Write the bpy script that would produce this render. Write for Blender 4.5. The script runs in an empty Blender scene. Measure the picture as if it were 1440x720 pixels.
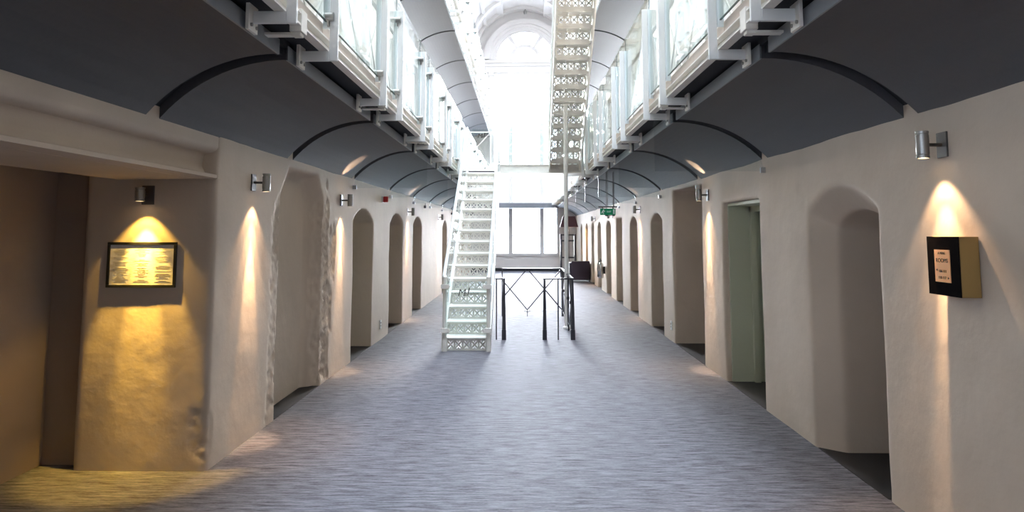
import bpy, bmesh, math, random
from mathutils import Vector, Matrix, noise
PI = math.pi
sc = bpy.context.scene
C = sc.collection
random.seed(4)

# ------------------------------------------------------------------ camera
cam_data = bpy.data.cameras.new('camera')
cam_data.sensor_width = 36.0
cam_data.lens = 24.0
cam_data.shift_y = -120.0 / 1440.0
cam_data.clip_end = 300
cam = bpy.data.objects.new('camera', cam_data)
cam.location = (0, 0, 1.7)
cam.rotation_euler = (math.radians(90 + 5.12), 0, math.radians(0.9))
C.objects.link(cam)
sc.camera = cam
# ------------------------------------------------------------------ colour management / exposure
sc.view_settings.view_transform = 'Standard'
sc.view_settings.look = 'None'
sc.view_settings.exposure = 0.42
sc.view_settings.gamma = 1.0
sc.view_settings.use_curve_mapping = False
try:
    sc.cycles.transparent_max_bounces = 24
    sc.cycles.max_bounces = 10
    sc.cycles.diffuse_bounces = 6
    sc.cycles.sample_clamp_indirect = 6.0
except Exception:
    pass
# ------------------------------------------------------------------ world: bright overcast daylight outside
SKY = 9.0
world = bpy.data.worlds.new('daylight')
sc.world = world
world.use_nodes = True
bg = world.node_tree.nodes['Background']
bg.inputs[0].default_value = (0.72, 0.86, 1.08, 1)
bg.inputs[1].default_value = SKY
LAMP_DOWN = 42.0


def portal(loc, rot, sx, sy):
    l = bpy.data.lights.new('window_portal', 'AREA')
    l.shape = 'RECTANGLE'; l.size = sx; l.size_y = sy
    l.cycles.is_portal = True
    o = bpy.data.objects.new('window_portal', l)
    o.location = loc; o.rotation_euler = rot
    C.objects.link(o)


# portals only guide sampling of the daylight through the skylight and the end window
portal((0.05, 13.0, 12.15), (0, 0, 0), 3.0, 24.4)
portal((0.15, 30.6, 5.6), (math.radians(-90), 0, 0), 3.3, 10.6)

# hazy low sun shining down the hall through the tall end window
SUN = 40.0
l = bpy.data.lights.new('hazy_sun', 'SUN'); l.energy = SUN; l.angle = math.radians(40); l.color = (.90, .94, 1.0)
o = bpy.data.objects.new('hazy_sun', l); o.location = (0, 60, 20); o.rotation_euler = (math.radians(-78), 0, math.radians(2)); C.objects.link(o)
# daylight falling through the roof skylight (the size of the skylight, just above its glass)
l = bpy.data.lights.new('skylight_daylight', 'AREA'); l.shape = 'RECTANGLE'; l.size = 2.6; l.size_y = 24.5; l.energy = 2600.0; l.color = (.80, .90, 1.0)
o = bpy.data.objects.new('skylight_daylight', l); o.location = (.05, 13.4, 12.0); C.objects.link(o)

# ------------------------------------------------------------------ geometry of the place
XL, XR = -2.26, 2.33
LV = 2.95           # first gallery floor
LV2 = 6.12          # second gallery floor
YEND = 30.0
CX0 = 0.04


# ------------------------------------------------------------------ materials
def mat(name, col, rough=0.6, metal=0.0, spec=0.5, bump=0.0, bscale=30.0, bdist=0.01, var=0.0, vscale=3.0, emis=None, estr=0.0,
        stretch=(1, 1, 1)):
    m = bpy.data.materials.new(name)
    m.use_nodes = True
    nt = m.node_tree; b = nt.nodes['Principled BSDF']
    b.inputs['Base Color'].default_value = (*col, 1)
    b.inputs['Roughness'].default_value = rough
    b.inputs['Metallic'].default_value = metal
    b.inputs['Specular IOR Level'].default_value = spec
    geo = nt.nodes.new('ShaderNodeNewGeometry')
    mp = nt.nodes.new('ShaderNodeMapping'); mp.inputs['Scale'].default_value = stretch
    nt.links.new(geo.outputs['Position'], mp.inputs['Vector'])
    if var > 0:
        n = nt.nodes.new('ShaderNodeTexNoise'); n.inputs['Scale'].default_value = vscale
        n.inputs['Detail'].default_value = 5
        nt.links.new(mp.outputs[0], n.inputs['Vector'])
        r = nt.nodes.new('ShaderNodeValToRGB')
        r.color_ramp.elements[0].position = 0.3; r.color_ramp.elements[1].position = 0.7
        r.color_ramp.elements[0].color = (*[max(0, c * (1 - var)) for c in col], 1)
        r.color_ramp.elements[1].color = (*[min(1, c * (1 + var)) for c in col], 1)
        nt.links.new(n.outputs['Fac'], r.inputs['Fac'])
        nt.links.new(r.outputs['Color'], b.inputs['Base Color'])
    if bump > 0:
        n2 = nt.nodes.new('ShaderNodeTexNoise'); n2.inputs['Scale'].default_value = bscale
        n2.inputs['Detail'].default_value = 6
        nt.links.new(mp.outputs[0], n2.inputs['Vector'])
        bp = nt.nodes.new('ShaderNodeBump'); bp.inputs['Strength'].default_value = bump
        bp.inputs['Distance'].default_value = bdist
        nt.links.new(n2.outputs['Fac'], bp.inputs['Height'])
        nt.links.new(bp.outputs['Normal'], b.inputs['Normal'])
    if emis:
        b.inputs['Emission Color'].default_value = (*emis, 1)
        b.inputs['Emission Strength'].default_value = estr
    return m


def glass_mat(name, tint=(0.93, 0.97, 0.96), refl=0.9, ior=1.5):
    m = bpy.data.materials.new(name)
    m.use_nodes = True
    nt = m.node_tree
    for n in list(nt.nodes): nt.nodes.remove(n)
    out = nt.nodes.new('ShaderNodeOutputMaterial')
    tr = nt.nodes.new('ShaderNodeBsdfTransparent'); tr.inputs[0].default_value = (*tint, 1)
    gl = nt.nodes.new('ShaderNodeBsdfGlossy'); gl.inputs['Roughness'].default_value = 0.02
    gl.inputs[0].default_value = (refl, refl, refl, 1)
    lw = nt.nodes.new('ShaderNodeLayerWeight'); lw.inputs['Blend'].default_value = 0.5
    pw = nt.nodes.new('ShaderNodeMath'); pw.operation = 'POWER'; pw.inputs[1].default_value = 5.0
    fr = nt.nodes.new('ShaderNodeMath'); fr.operation = 'MULTIPLY_ADD'; f0 = ((ior - 1) / (ior + 1)) ** 2
    fr.inputs[1].default_value = 1 - f0; fr.inputs[2].default_value = f0
    nt.links.new(lw.outputs['Facing'], pw.inputs[0]); nt.links.new(pw.outputs[0], fr.inputs[0])
    mx = nt.nodes.new('ShaderNodeMixShader')
    nt.links.new(fr.outputs[0], mx.inputs[0])
    nt.links.new(tr.outputs[0], mx.inputs[1]); nt.links.new(gl.outputs[0], mx.inputs[2])
    nt.links.new(mx.outputs[0], out.inputs[0])
    return m


def carpet_mat():
    m = bpy.data.materials.new('striated carpet')
    m.use_nodes = True
    nt = m.node_tree; b = nt.nodes['Principled BSDF']
    b.inputs['Roughness'].default_value = 0.8
    b.inputs['Specular IOR Level'].default_value = 0.24
    geo = nt.nodes.new('ShaderNodeNewGeometry')

    def nz(sx, sy, detail):
        mp = nt.nodes.new('ShaderNodeMapping'); mp.inputs['Scale'].default_value = (sx, sy, 1)
        nt.links.new(geo.outputs['Position'], mp.inputs['Vector'])
        n = nt.nodes.new('ShaderNodeTexNoise'); n.inputs['Scale'].default_value = 1.0
        n.inputs['Detail'].default_value = detail
        nt.links.new(mp.outputs[0], n.inputs['Vector'])
        return n.outputs['Fac']
    a = nz(9, 85, 4); c = nz(4, 34, 4); f = nz(45, 190, 2)
    ad = nt.nodes.new('ShaderNodeMath'); ad.operation = 'ADD'
    nt.links.new(a, ad.inputs[0]); nt.links.new(c, ad.inputs[1])
    ad2 = nt.nodes.new('ShaderNodeMath'); ad2.operation = 'MULTIPLY_ADD'
    ad2.inputs[1].default_value = 0.5
    nt.links.new(f, ad2.inputs[0]); nt.links.new(ad.outputs[0], ad2.inputs[2])
    r = nt.nodes.new('ShaderNodeMapRange')
    r.inputs['From Min'].default_value = 0.93; r.inputs['From Max'].default_value = 1.50
    nt.links.new(ad2.outputs[0], r.inputs['Value'])
    cr = nt.nodes.new('ShaderNodeValToRGB')
    cr.color_ramp.elements[0].color = (0.036, 0.034, 0.040, 1)
    cr.color_ramp.elements[1].color = (0.205, 0.20, 0.225, 1)
    nt.links.new(r.outputs[0], cr.inputs[0])
    nt.links.new(cr.outputs[0], b.inputs['Base Color'])
    bp = nt.nodes.new('ShaderNodeBump'); bp.inputs['Strength'].default_value = 0.35
    bp.inputs['Distance'].default_value = 0.006
    nt.links.new(ad2.outputs[0], bp.inputs['Height'])
    nt.links.new(bp.outputs[0], b.inputs['Normal'])
    return m


M = {}
M['carpet'] = carpet_mat()
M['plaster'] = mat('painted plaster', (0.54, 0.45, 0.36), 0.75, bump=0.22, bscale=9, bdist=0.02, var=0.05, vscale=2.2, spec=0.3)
M['alcove'] = mat('shade-darkened plaster', (0.32, 0.25, 0.20), 0.75, bump=0.2, bscale=9, bdist=0.02, var=0.05, vscale=2.2, spec=0.3)  # plaster darkened so the alcove's shade sits in its colour
M['white_wall'] = mat('white painted wall', (0.85, 0.82, 0.79), 0.7, bump=0.1, bscale=15, spec=0.3)
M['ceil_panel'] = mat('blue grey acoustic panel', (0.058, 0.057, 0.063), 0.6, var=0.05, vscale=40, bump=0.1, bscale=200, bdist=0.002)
M['panel_edge_lit'] = mat('lit-tone panel edge', (0.26, 0.28, 0.30), 0.5)  # paler than the board: light falling on the edge is painted in
M['black'] = mat('black soffit', (0.012, 0.013, 0.017), 0.8)
M['end_wall'] = mat('warm white end wall', (0.60, 0.57, 0.55), 0.7, bump=0.1, bscale=15, spec=0.3)
M['white_metal'] = mat('white painted steel', (0.80, 0.81, 0.80), 0.4, bump=0.05, bscale=80, bdist=0.002)
M['white_iron'] = mat('white painted cast iron', (0.80, 0.77, 0.71), 0.5, bump=0.2, bscale=60, bdist=0.004, var=0.04, vscale=9)
M['fascia'] = mat('pale timber fascia', (0.62, 0.52, 0.45), 0.5, var=0.1, vscale=2)
M['strip'] = mat('pale blue painted strip', (0.78, 0.85, 0.87), 0.35)
M['glass'] = glass_mat('clear balustrade glass')
M['baffle_glass'] = glass_mat('smoke baffle glass', (0.95, 0.97, 0.975), 0.5)
M['window_glass'] = glass_mat('window glass', (0.99, 0.99, 0.99), 0.6, 1.2)
M['glass_edge'] = mat('dark glass edge', (0.03, 0.10, 0.09), 0.2)
M['stainless'] = mat('brushed steel', (0.55, 0.56, 0.58), 0.35, 0.9)
M['lamp_metal'] = mat('anodised lamp metal', (0.36, 0.35, 0.33), 0.38, 0.85)
M['dark_metal'] = mat('dark plate metal', (0.10, 0.09, 0.085), 0.5, 0.6)
M['black_iron'] = mat('black painted iron', (0.018, 0.018, 0.026), 0.35, spec=0.6)
M['lens'] = mat('lit lamp lens', (1, 0.9, 0.7), 0.3, emis=(1.0, 0.72, 0.42), estr=14)
M['black_frame'] = mat('black frame wood', (0.008, 0.008, 0.009), 0.35)
M['paper'] = mat('white paper', (0.78, 0.77, 0.78), 0.8)
M['ink'] = mat('grey print', (0.42, 0.40, 0.40), 0.9)
M['dark_ink'] = mat('dark print', (0.02, 0.015, 0.012), 0.8)
M['gold'] = mat('gold lacquered side', (0.36, 0.22, 0.07), 0.6, 0.0, bump=0.2, bscale=180, bdist=0.002)
M['copper'] = mat('copper plate', (0.95, 0.46, 0.18), 0.6, 0.0)
M['black_leather'] = mat('black panel leather', (0.010, 0.009, 0.009), 0.95, spec=0.0, bump=0.3, bscale=150, bdist=0.002)
M['red'] = mat('red plastic', (0.35, 0.01, 0.01), 0.4)
M['white_plastic'] = mat('white plastic', (0.75, 0.74, 0.72), 0.4)
M['green_sign'] = mat('green sign face', (0.0, 0.13, 0.06), 0.4, emis=(0.0, 0.16, 0.07), estr=0.35)
M['sign_white'] = mat('white sign symbol', (0.9, 0.9, 0.9), 0.5)
M['green_light_tint'] = mat('green light tint', (0.46, 0.48, 0.36), 0.6, bump=0.1, bscale=30)  # greenish light from the cells put into the surface colour
M['door_paint'] = mat('beige door paint', (0.34, 0.30, 0.26), 0.55)
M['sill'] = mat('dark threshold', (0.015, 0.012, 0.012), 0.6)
M['shade'] = mat('aubergine lampshade fabric', (0.07, 0.03, 0.04), 0.8)
M['shade_in'] = mat('lampshade lining', (0.8, 0.7, 0.5), 0.7, emis=(1.0, 0.62, 0.2), estr=1.5)
M['globe'] = mat('added lamp globe', (1, .95, .85), 0.4, emis=(1.0, 0.9, 0.75), estr=8)
M['bulb'] = mat('lit bulb', (1, 0.8, 0.5), 0.4, emis=(1.0, 0.65, 0.3), estr=20)
M['aubergine'] = mat('aubergine upholstery', (0.035, 0.022, 0.035), 0.7, bump=0.2, bscale=120, bdist=0.003)
M['steel_shine'] = mat('polished steel cylinder', (0.6, 0.6, 0.6), 0.15, 1.0)
M['black_rubber'] = mat('black rubber', (0.01, 0.01, 0.01), 0.5)
M['beam_grey'] = mat('grey painted beam', (0.13, 0.14, 0.16), 0.6)


# ------------------------------------------------------------------ mesh helper
class MB:
    def __init__(s): s.v = []; s.f = []; s.mi = []; s.cur = 0

    def add(s, vs, fs):
        n = len(s.v); s.v += [tuple(v) for v in vs]
        for f in fs: s.f.append([n + i for i in f]); s.mi.append(s.cur)
        return s

    def box(s, x0, x1, y0, y1, z0, z1):
        return s.add([(x0, y0, z0), (x1, y0, z0), (x1, y1, z0), (x0, y1, z0), (x0, y0, z1), (x1, y0, z1), (x1, y1, z1), (x0, y1, z1)],
                     [(0, 3, 2, 1), (4, 5, 6, 7), (0, 1, 5, 4), (1, 2, 6, 5), (2, 3, 7, 6), (3, 0, 4, 7)])

    def bar(s, a, b, w, h, up=(0, 0, 1)):
        a = Vector(a); b = Vector(b); d = (b - a).normalized(); u = Vector(up)
        if abs(d.dot(u)) > 0.99: u = Vector((1, 0, 0))
        r = d.cross(u).normalized(); u = r.cross(d)
        vs = []
        for p in (a, b):
            for i, j in ((-1, -1), (1, -1), (1, 1), (-1, 1)): vs.append(p + r * w / 2 * i + u * h / 2 * j)
        return s.add(vs, [(0, 1, 2, 3), (7, 6, 5, 4), (0, 4, 5, 1), (1, 5, 6, 2), (2, 6, 7, 3), (3, 7, 4, 0)])

    def tube(s, a, b, r, r2=None, n=12):
        a = Vector(a); b = Vector(b); d = (b - a).normalized()
        u = Vector((0, 0, 1)) if abs(d.z) < 0.99 else Vector((1, 0, 0))
        p = d.cross(u).normalized(); q = p.cross(d)
        r2 = r if r2 is None else r2
        vs = []
        for c, rr in ((a, r), (b, r2)):
            for k in range(n):
                t = 2 * PI * k / n; vs.append(c + (p * math.cos(t) + q * math.sin(t)) * rr)
        fs = [(k, (k + 1) % n, n + (k + 1) % n, n + k) for k in range(n)]
        fs += [tuple(range(n))[::-1], tuple(range(n, 2 * n))]
        return s.add(vs, fs)

    def lathe(s, prof, cx=0, cy=0, n=20):
        vs = []
        for r, z in prof:
            for k in range(n):
                t = 2 * PI * k / n; vs.append((cx + r * math.cos(t), cy + r * math.sin(t), z))
        fs = []
        for i in range(len(prof) - 1):
            for k in range(n): fs.append((i * n + k, i * n + (k + 1) % n, (i + 1) * n + (k + 1) % n, (i + 1) * n + k))
        return s.add(vs, fs)

    def prism(s, pts, axis, a, b):
        def mk(p, t):
            if axis == 'x': return (t, p[0], p[1])
            if axis == 'y': return (p[0], t, p[1])
            return (p[0], p[1], t)
        n = len(pts)
        vs = [mk(p, a) for p in pts] + [mk(p, b) for p in pts]
        return s.add(vs, [tuple(range(n)), tuple(range(2 * n - 1, n - 1, -1))] + [(k, n + k, n + (k + 1) % n, (k + 1) % n) for k in range(n)])

    def loft(s, A, B):
        n = len(A)
        return s.add(list(A) + list(B), [tuple(range(n)), tuple(range(2 * n - 1, n - 1, -1))] + [(k, n + k, n + (k + 1) % n, (k + 1) % n) for k in range(n)])

    def mesh(s, name, mats):
        me = bpy.data.meshes.new(name)
        me.from_pydata(s.v, [], s.f)
        for m in mats: me.materials.append(m)
        me.polygons.foreach_set('material_index', s.mi)
        bm = bmesh.new(); bm.from_mesh(me)
        bmesh.ops.recalc_face_normals(bm, faces=bm.faces)
        bm.to_mesh(me); bm.free()
        me.update()
        return me

    def build(s, name, m, parent=None, smooth=False, bevel=0.0, label=None):
        mats = m if isinstance(m, (list, tuple)) else [m]
        o = bpy.data.objects.new(name, s.mesh(name, mats))
        C.objects.link(o)
        if parent is not None: o.parent = parent
        if smooth:
            for p in o.data.polygons: p.use_smooth = True
            o.data.set_sharp_from_angle(angle=math.radians(40))
        if bevel > 0:
            md = o.modifiers.new('bevel', 'BEVEL'); md.width = bevel; md.segments = 2; md.limit_method = 'ANGLE'
        if label: o['label'] = label
        return o


def thing(name, label, cat, loc=(0, 0, 0), rz=0.0, group=None):
    o = bpy.data.objects.new(name, None)
    o.empty_display_size = 0.1
    C.objects.link(o); o.location = loc; o.rotation_euler = (0, 0, rz)
    o['label'] = label; o['category'] = cat
    if group: o['group'] = group
    return o


def tag(o, label, cat, group=None):
    o['label'] = label; o['category'] = cat
    if group: o['group'] = group
    return o


def struct(o): o['kind'] = 'structure'; return o


def dup(root, loc=None, rz=None, label=None, group=None):
    def cp(o, par):
        c = o.copy(); C.objects.link(c)
        if par is not None: c.parent = par
        for ch in [x for x in kids.get(o.name, [])]: cp(ch, c)
        return c
    kids = {}
    for o in C.objects:
        if o.parent: kids.setdefault(o.parent.name, []).append(o)
    r = cp(root, None)
    if loc is not None: r.location = loc
    if rz is not None: r.rotation_euler = (0, 0, rz)
    if label: r['label'] = label
    if group: r['group'] = group
    return r


ORD = ['first', 'second', 'third', 'fourth', 'fifth', 'sixth', 'seventh', 'eighth', 'ninth', 'tenth', 'eleventh', 'twelfth',
       'thirteenth', 'fourteenth', 'fifteenth', 'sixteenth', 'seventeenth', 'eighteenth', 'nineteenth', 'twentieth',
       'twenty-first', 'twenty-second', 'twenty-third', 'twenty-fourth', 'twenty-fifth', 'twenty-sixth']


def text_mesh(body, size, m, name='lettering', shear=0.0, extrude=0.001, parent=None):
    cu = bpy.data.curves.new(name, 'FONT')
    cu.body = body; cu.size = size; cu.align_x = 'CENTER'; cu.align_y = 'CENTER'; cu.shear = shear; cu.extrude = extrude
    t = bpy.data.objects.new(name, cu)
    C.objects.link(t)
    bpy.context.view_layer.update()
    me = bpy.data.meshes.new_from_object(t.evaluated_get(bpy.context.evaluated_depsgraph_get()))
    bpy.data.objects.remove(t); bpy.data.curves.remove(cu)
    me.materials.clear(); me.materials.append(m)
    o = bpy.data.objects.new(name, me)
    C.objects.link(o)
    if parent is not None: o.parent = parent
    return o


# ------------------------------------------------------------------ floor
struct(MB().box(-3.9, 3.3, -10, YEND + 0.3, -0.3, 0).build('floor', M['carpet']))


# ------------------------------------------------------------------ walls of the ground level
def arch_pts(y0, y1, zs, zc, n=14, z0=-0.05):
    """outline in (y, z) of an opening with a segmental head"""
    w = (y1 - y0) / 2; h = zc - zs; c = (y0 + y1) / 2
    pts = [(y0, z0), (y1, z0)]
    if h < 0.01: return pts + [(y1, zc), (y0, zc)]
    R = (w * w + h * h) / (2 * h); a = math.asin(min(1, w / R)) if h < w else PI - math.asin(min(1, w / R))
    for k in range(n + 1):
        t = a - 2 * a * k / n
        pts.append((c + R * math.sin(t), zc - R + R * math.cos(t)))
    return pts


def bool_mesh(base, cutter, voxel=None):
    base_o = bpy.data.objects.new('tmp_base', base.mesh('tmp_base', [M['plaster']])); C.objects.link(base_o)
    cuts = []
    for c in cutter:
        co = bpy.data.objects.new('tmp_cut', c.mesh('tmp_cut', [])); C.objects.link(co); cuts.append(co)
        md = base_o.modifiers.new('b', 'BOOLEAN'); md.object = co; md.operation = 'DIFFERENCE'; md.solver = 'EXACT'
    if voxel:
        md = base_o.modifiers.new('r', 'REMESH'); md.mode = 'VOXEL'; md.voxel_size = voxel; md.use_smooth_shade = True
        md = base_o.modifiers.new('s', 'SMOOTH'); md.factor = 0.5; md.iterations = 2
    bpy.context.view_layer.update()
    me = bpy.data.meshes.new_from_object(base_o.evaluated_get(bpy.context.evaluated_depsgraph_get()))
    bpy.data.objects.remove(base_o)
    for c in cuts: bpy.data.objects.remove(c)
    return me


def cutter(side, y0, y1, zs, zc, depth, splay=0.0, spd=0.16, zc2=None):
    X = XL if side < 0 else XR
    out = []
    if splay > 0:
        A = [(X - side * 0.1, p[0], p[1]) for p in arch_pts(y0, y1, zs, zc)]
        F = [(X - side * 0.0, p[0], p[1]) for p in arch_pts(y0, y1, zs, zc)]
        z2 = zc - 0.12 if zc2 is None else zc2
        Bk = [(X + side * spd, p[0], p[1]) for p in arch_pts(y0 + splay, y1 - splay, zs - 0.12 if zs < zc - .01 else z2, z2)]
        out.append(MB().loft(A, F)); out.append(MB().loft([(p[0] - side * 0.001, p[1], p[2]) for p in F], Bk))
        y0 += splay; y1 -= splay; zs = zs - 0.12; zc = z2
        if depth > spd:
            out.append(MB().prism(arch_pts(y0, y1, zs, zc), 'x', X + side * (spd - 0.005), X + side * depth))
    else:
        out.append(MB().prism(arch_pts(y0, y1, zs, zc), 'x', X - side * 0.1, X + side * depth))
    return out


LEFT = [  # y0, y1, z spring, z crown, depth, splay
    (9.10, 10.32, 1.84, 2.02, 0.42, 0.0), (11.62, 12.88, 1.84, 2.02, 0.45, 0.0), (14.1, 15.3, 1.84, 2.02, 0.45, 0.0),
    (19.25, 20.45, 1.82, 2.02, 0.45, 0.0), (22.0, 23.2, 1.82, 2.02, 0.45, 0.0), (25.2, 26.4, 1.82, 2.02, 0.45, 0.0)]
RIGHT = [(11.5, 12.55, 1.88, 2.02, 0.5, 0.0), (14.0, 15.0, 1.86, 2.02, 0.5, 0.0), (16.15, 17.15, 2.03, 2.03, 0.45, 0.0),
         (18.25, 19.2, 1.84, 2.0, 0.45, 0.0), (20.45, 21.4, 1.84, 2.0, 0.45, 0.0), (22.45, 23.3, 1.84, 2.0, 0.45, 0.0),
         (24.6, 25.5, 1.84, 2.0, 0.45, 0.0), (26.8, 27.7, 1.84, 2.0, 0.45, 0.0)]
TOPW = 2.97
cutsL = []
for a in LEFT: cutsL += cutter(-1, a[0], a[1], a[2], a[3], a[4], a[5])
# wide shallow recess with clipped corners
rec = [(6.34, -.05), (7.72, -.05), (7.72, 2.06), (7.5, 2.33), (6.56, 2.33), (6.34, 2.06)]
rec2 = [(6.40, -.05), (7.62, -.05), (7.62, 2.02), (7.42, 2.27), (6.6, 2.27), (6.40, 2.02)]
cutsL.append(MB().loft([(XL + .1, *p) for p in rec], [(XL, *p) for p in rec]))
cutsL.append(MB().loft([(XL + .001, *p) for p in rec], [(XL - .19, *p) for p in rec2]))
cutsR = []
cutsR += cutter(1, 4.53, 5.62, 1.86, 2.05, 0.62, 0.15, 0.17, 1.86)
cutsR += cutter(1, 6.77, 8.02, 2.03, 2.03, 0.6)
cutsR += cutter(1, 8.95, 10.67, 2.33, 2.33, 0.6)
for a in RIGHT: cutsR += cutter(1, a[0], a[1], a[2], a[3], a[4], a[5])

PATCH_L = [  # y, z centre, half y, half z : areas of broken plaster at the arrises
    (6.24, 1.0, .09, .8, .6), (6.26, 1.75, .07, .25, .7), (7.80, 1.0, .13, 1.0, 1), (8.0, 1.45, .22, .28, 1), (7.95, 0.85, .15, .25, 1),
    (7.9, 0.3, .12, .3, 1), (5.0, 0.25, .06, .16, .5)]


def finish_wall(me, name, patches, side):
    N = len(me.vertices)
    cs = [0.0] * (3 * N); ns = [0.0] * (3 * N)
    me.vertices.foreach_get('co', cs); me.vertices.foreach_get('normal', ns)
    X = XL if side < 0 else XR
    for i in range(N):
        co = Vector(cs[3 * i:3 * i + 3])
        d = 0.010 * noise.noise(co * 1.3) + 0.002 * noise.noise(co * 6.0)
        if abs(co.x - X) < 0.12:
            for (py, pz, hy, hz, k) in patches:
                if abs(co.y - py) > hy * 1.5 or abs(co.z - pz) > hz * 1.5: continue
                u = max(abs(co.y - py) / hy, abs(co.z - pz) / hz) + 0.45 * noise.noise(co * 9)
                if u < 1: d += k * (-0.014 + 0.020 * noise.noise(co * 26) + 0.008 * noise.noise(co * 60))
        for j in range(3): cs[3 * i + j] += ns[3 * i + j] * d
    me.vertices.foreach_set('co', cs); me.update()
    me.materials.clear(); me.materials.append(M['plaster'])
    for p in me.polygons: p.use_smooth = True; p.material_index = 0
    o = bpy.data.objects.new(name, me); C.objects.link(o)
    return struct(o)


finish_wall(bool_mesh(MB().box(-3.23, XL, 5.0, YEND, -0.1, TOPW), cutsL, 0.026), 'wall_left', PATCH_L, -1)
finish_wall(bool_mesh(MB().box(XR, XR + 0.95, -10.0, YEND, -0.1, TOPW), cutsR, 0.026), 'wall_right', [], 1)

# the alcove at the near left: back return, side wall, ceiling and lintel with its moulding
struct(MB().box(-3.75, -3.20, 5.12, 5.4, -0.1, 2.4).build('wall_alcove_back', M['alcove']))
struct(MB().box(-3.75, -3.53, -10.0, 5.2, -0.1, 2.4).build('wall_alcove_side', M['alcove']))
struct(MB().box(-3.55, XL, -10.0, 1.6, -.1, 2.4).build('wall_left_light_block', M['alcove']))  # unseen wall added to keep hall light out of the alcove
struct(MB().box(-3.75, -2.9, -10.0, 5.3, 2.15, 2.3).build('ceiling_alcove', M['plaster']))
prof = [(-2.26, 2.98), (-2.26, 2.335)]
for k in range(9):
    t = PI / 2 * k / 8; prof.append((-2.33 + 0.07 * math.cos(t) - 0.0, 2.335 - 0.055 * math.sin(t) * 1.0))
for k in range(1, 9):
    t = PI / 2 * k / 8; prof.append((-2.345 - 0.03 * math.sin(t), 2.28 - 0.10 * (1 - math.cos(t))))
prof += [(-2.355, 2.140), (-2.30, 2.128), (-2.262, 2.12), (-2.262, 2.095), (-2.39, 2.09), (-2.395, 2.098), (-2.40, 2.09), (-3.0, 2.085), (-3.0, 2.98)]
struct(MB().prism(prof, 'y', 1.6, 5.0).build('trim_1', M['plaster'], smooth=True))
struct(MB().box(-2.36, XL + .002, 5.0, 5.06, 2.09, 2.10).build('trim_2', M['plaster']))


# thresholds of the recesses and the doors at their backs
def door(side, y0, y1, z1, depth, m, n):
    X = (XL if side < 0 else XR) + side * (depth - 0.06)
    b = MB(); xa, xb = sorted((X, X + side * 0.05)); b.box(xa, xb, y0 - .02, y1 + .02, 0, z1 + .02)
    for (a, c) in ((0.15, 0.9), (1.05, z1 - 0.25)):
        xa, xb = sorted((X, X - side * 0.012)); b.box(xa, xb, y0 + .15, y1 - .15, a, c)
    o = struct(b.build('door_%d' % n, m))
    MB().tube((X - side * .05, y0 + .12, 1.0), (X - side * .05, y0 + .24, 1.0), .01).tube(
        (X, y0 + .12, 1.0), (X - side * .05, y0 + .12, 1.0), .009).build('door_handle', M['stainless'], o, smooth=True)


nd = 1
for a in LEFT:
    door(-1, a[0], a[1], a[3], a[4], M['green_light_tint'] if nd == 1 else M['door_paint'], nd); nd += 1
for a in RIGHT:
    door(1, a[0], a[1], a[3], a[4], M['door_paint'], nd); nd += 1
door(1, 4.68, 5.47, 1.86, 0.62, M['door_paint'], nd); nd += 1
door(1, 6.9, 7.9, 2.03, 0.58, M['green_light_tint'], nd); nd += 1
door(1, 8.95, 10.67, 2.1, 0.6, M['door_paint'], nd); nd += 1
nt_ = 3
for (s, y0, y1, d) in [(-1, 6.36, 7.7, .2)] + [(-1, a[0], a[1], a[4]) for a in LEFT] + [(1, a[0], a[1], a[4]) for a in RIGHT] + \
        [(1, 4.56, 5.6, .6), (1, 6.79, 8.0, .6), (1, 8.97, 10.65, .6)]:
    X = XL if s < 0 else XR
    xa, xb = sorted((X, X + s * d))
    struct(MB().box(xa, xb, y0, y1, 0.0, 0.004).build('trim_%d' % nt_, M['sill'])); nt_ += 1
# timber lining of the third right-hand opening, green cell light painted in
b = MB()
b.box(XR + .06, XR + .60, 7.985, 8.03, 0.0, 2.0).box(XR + .06, XR + .60, 6.79, 8.0, 1.995, 2.03)
b.box(XR + .30, XR + .36, 7.93, 7.99, 0, 2.0).box(XR + .42, XR + .56, 7.88, 7.99, 0, 2.0).box(XR + .30, XR + .56, 6.8, 7.99, 1.93, 2.0)
struct(b.build('trim_%d' % nt_, M['green_light_tint'])); nt_ += 1

# ------------------------------------------------------------------ galleries: decks and upper walls
for (nm, s, xw) in (('left', -1, -2.3), ('right', 1, 2.3)):
    xi = 1.50 if s < 0 else 1.50
    xa, xb = sorted((s * 1.335, s * 2.6))
    struct(MB().box(xa, xb, -10, YEND, 2.89, LV).build('ceiling_deck_%s' % nm, M['black']))
    xa, xb = sorted((s * 1.51, s * 2.6))
    struct(MB().box(xa, xb, -10, YEND, 6.06, LV2).build('ceiling_upper_deck_%s' % nm, M['black']))
    xa, xb = sorted((s * 1.50, s * 1.54))
    struct(MB().box(xa, xb, -10, YEND, 2.80, 2.89).build('trim_deck_edge_%s' % nm, M['black']))
    struct(MB().box(xa, xb, -10, YEND, 5.97, 6.13).build('trim_upper_deck_edge_%s' % nm, M['beam_grey']))
for (nm, s) in (('left', -1), ('right', 1)):
    base = MB(); xa, xb = sorted((s * 2.16, s * 2.75)); base.box(xa, xb, -10, YEND, LV - .02, 9.5)
    cuts = []
    for k in range(16):
        y = -8.65 + 2.45 * k
        for z in (LV, LV2):
            cuts.append(MB().prism([(p[0], p[1] + z) for p in arch_pts(y, y + 0.95, 1.85, 2.12, z0=0.02)], 'x', s * 2.0, s * 2.28))
    me = bool_mesh(base, cuts)
    me.materials.clear(); me.materials.append(M['white_wall'])
    o = bpy.data.objects.new('wall_upper_%s' % nm, me); C.objects.link(o); struct(o)

# barrel roof with skylight over the middle of the hall
ZS = 9.45; RR = 2.25
rf = MB()


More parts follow.
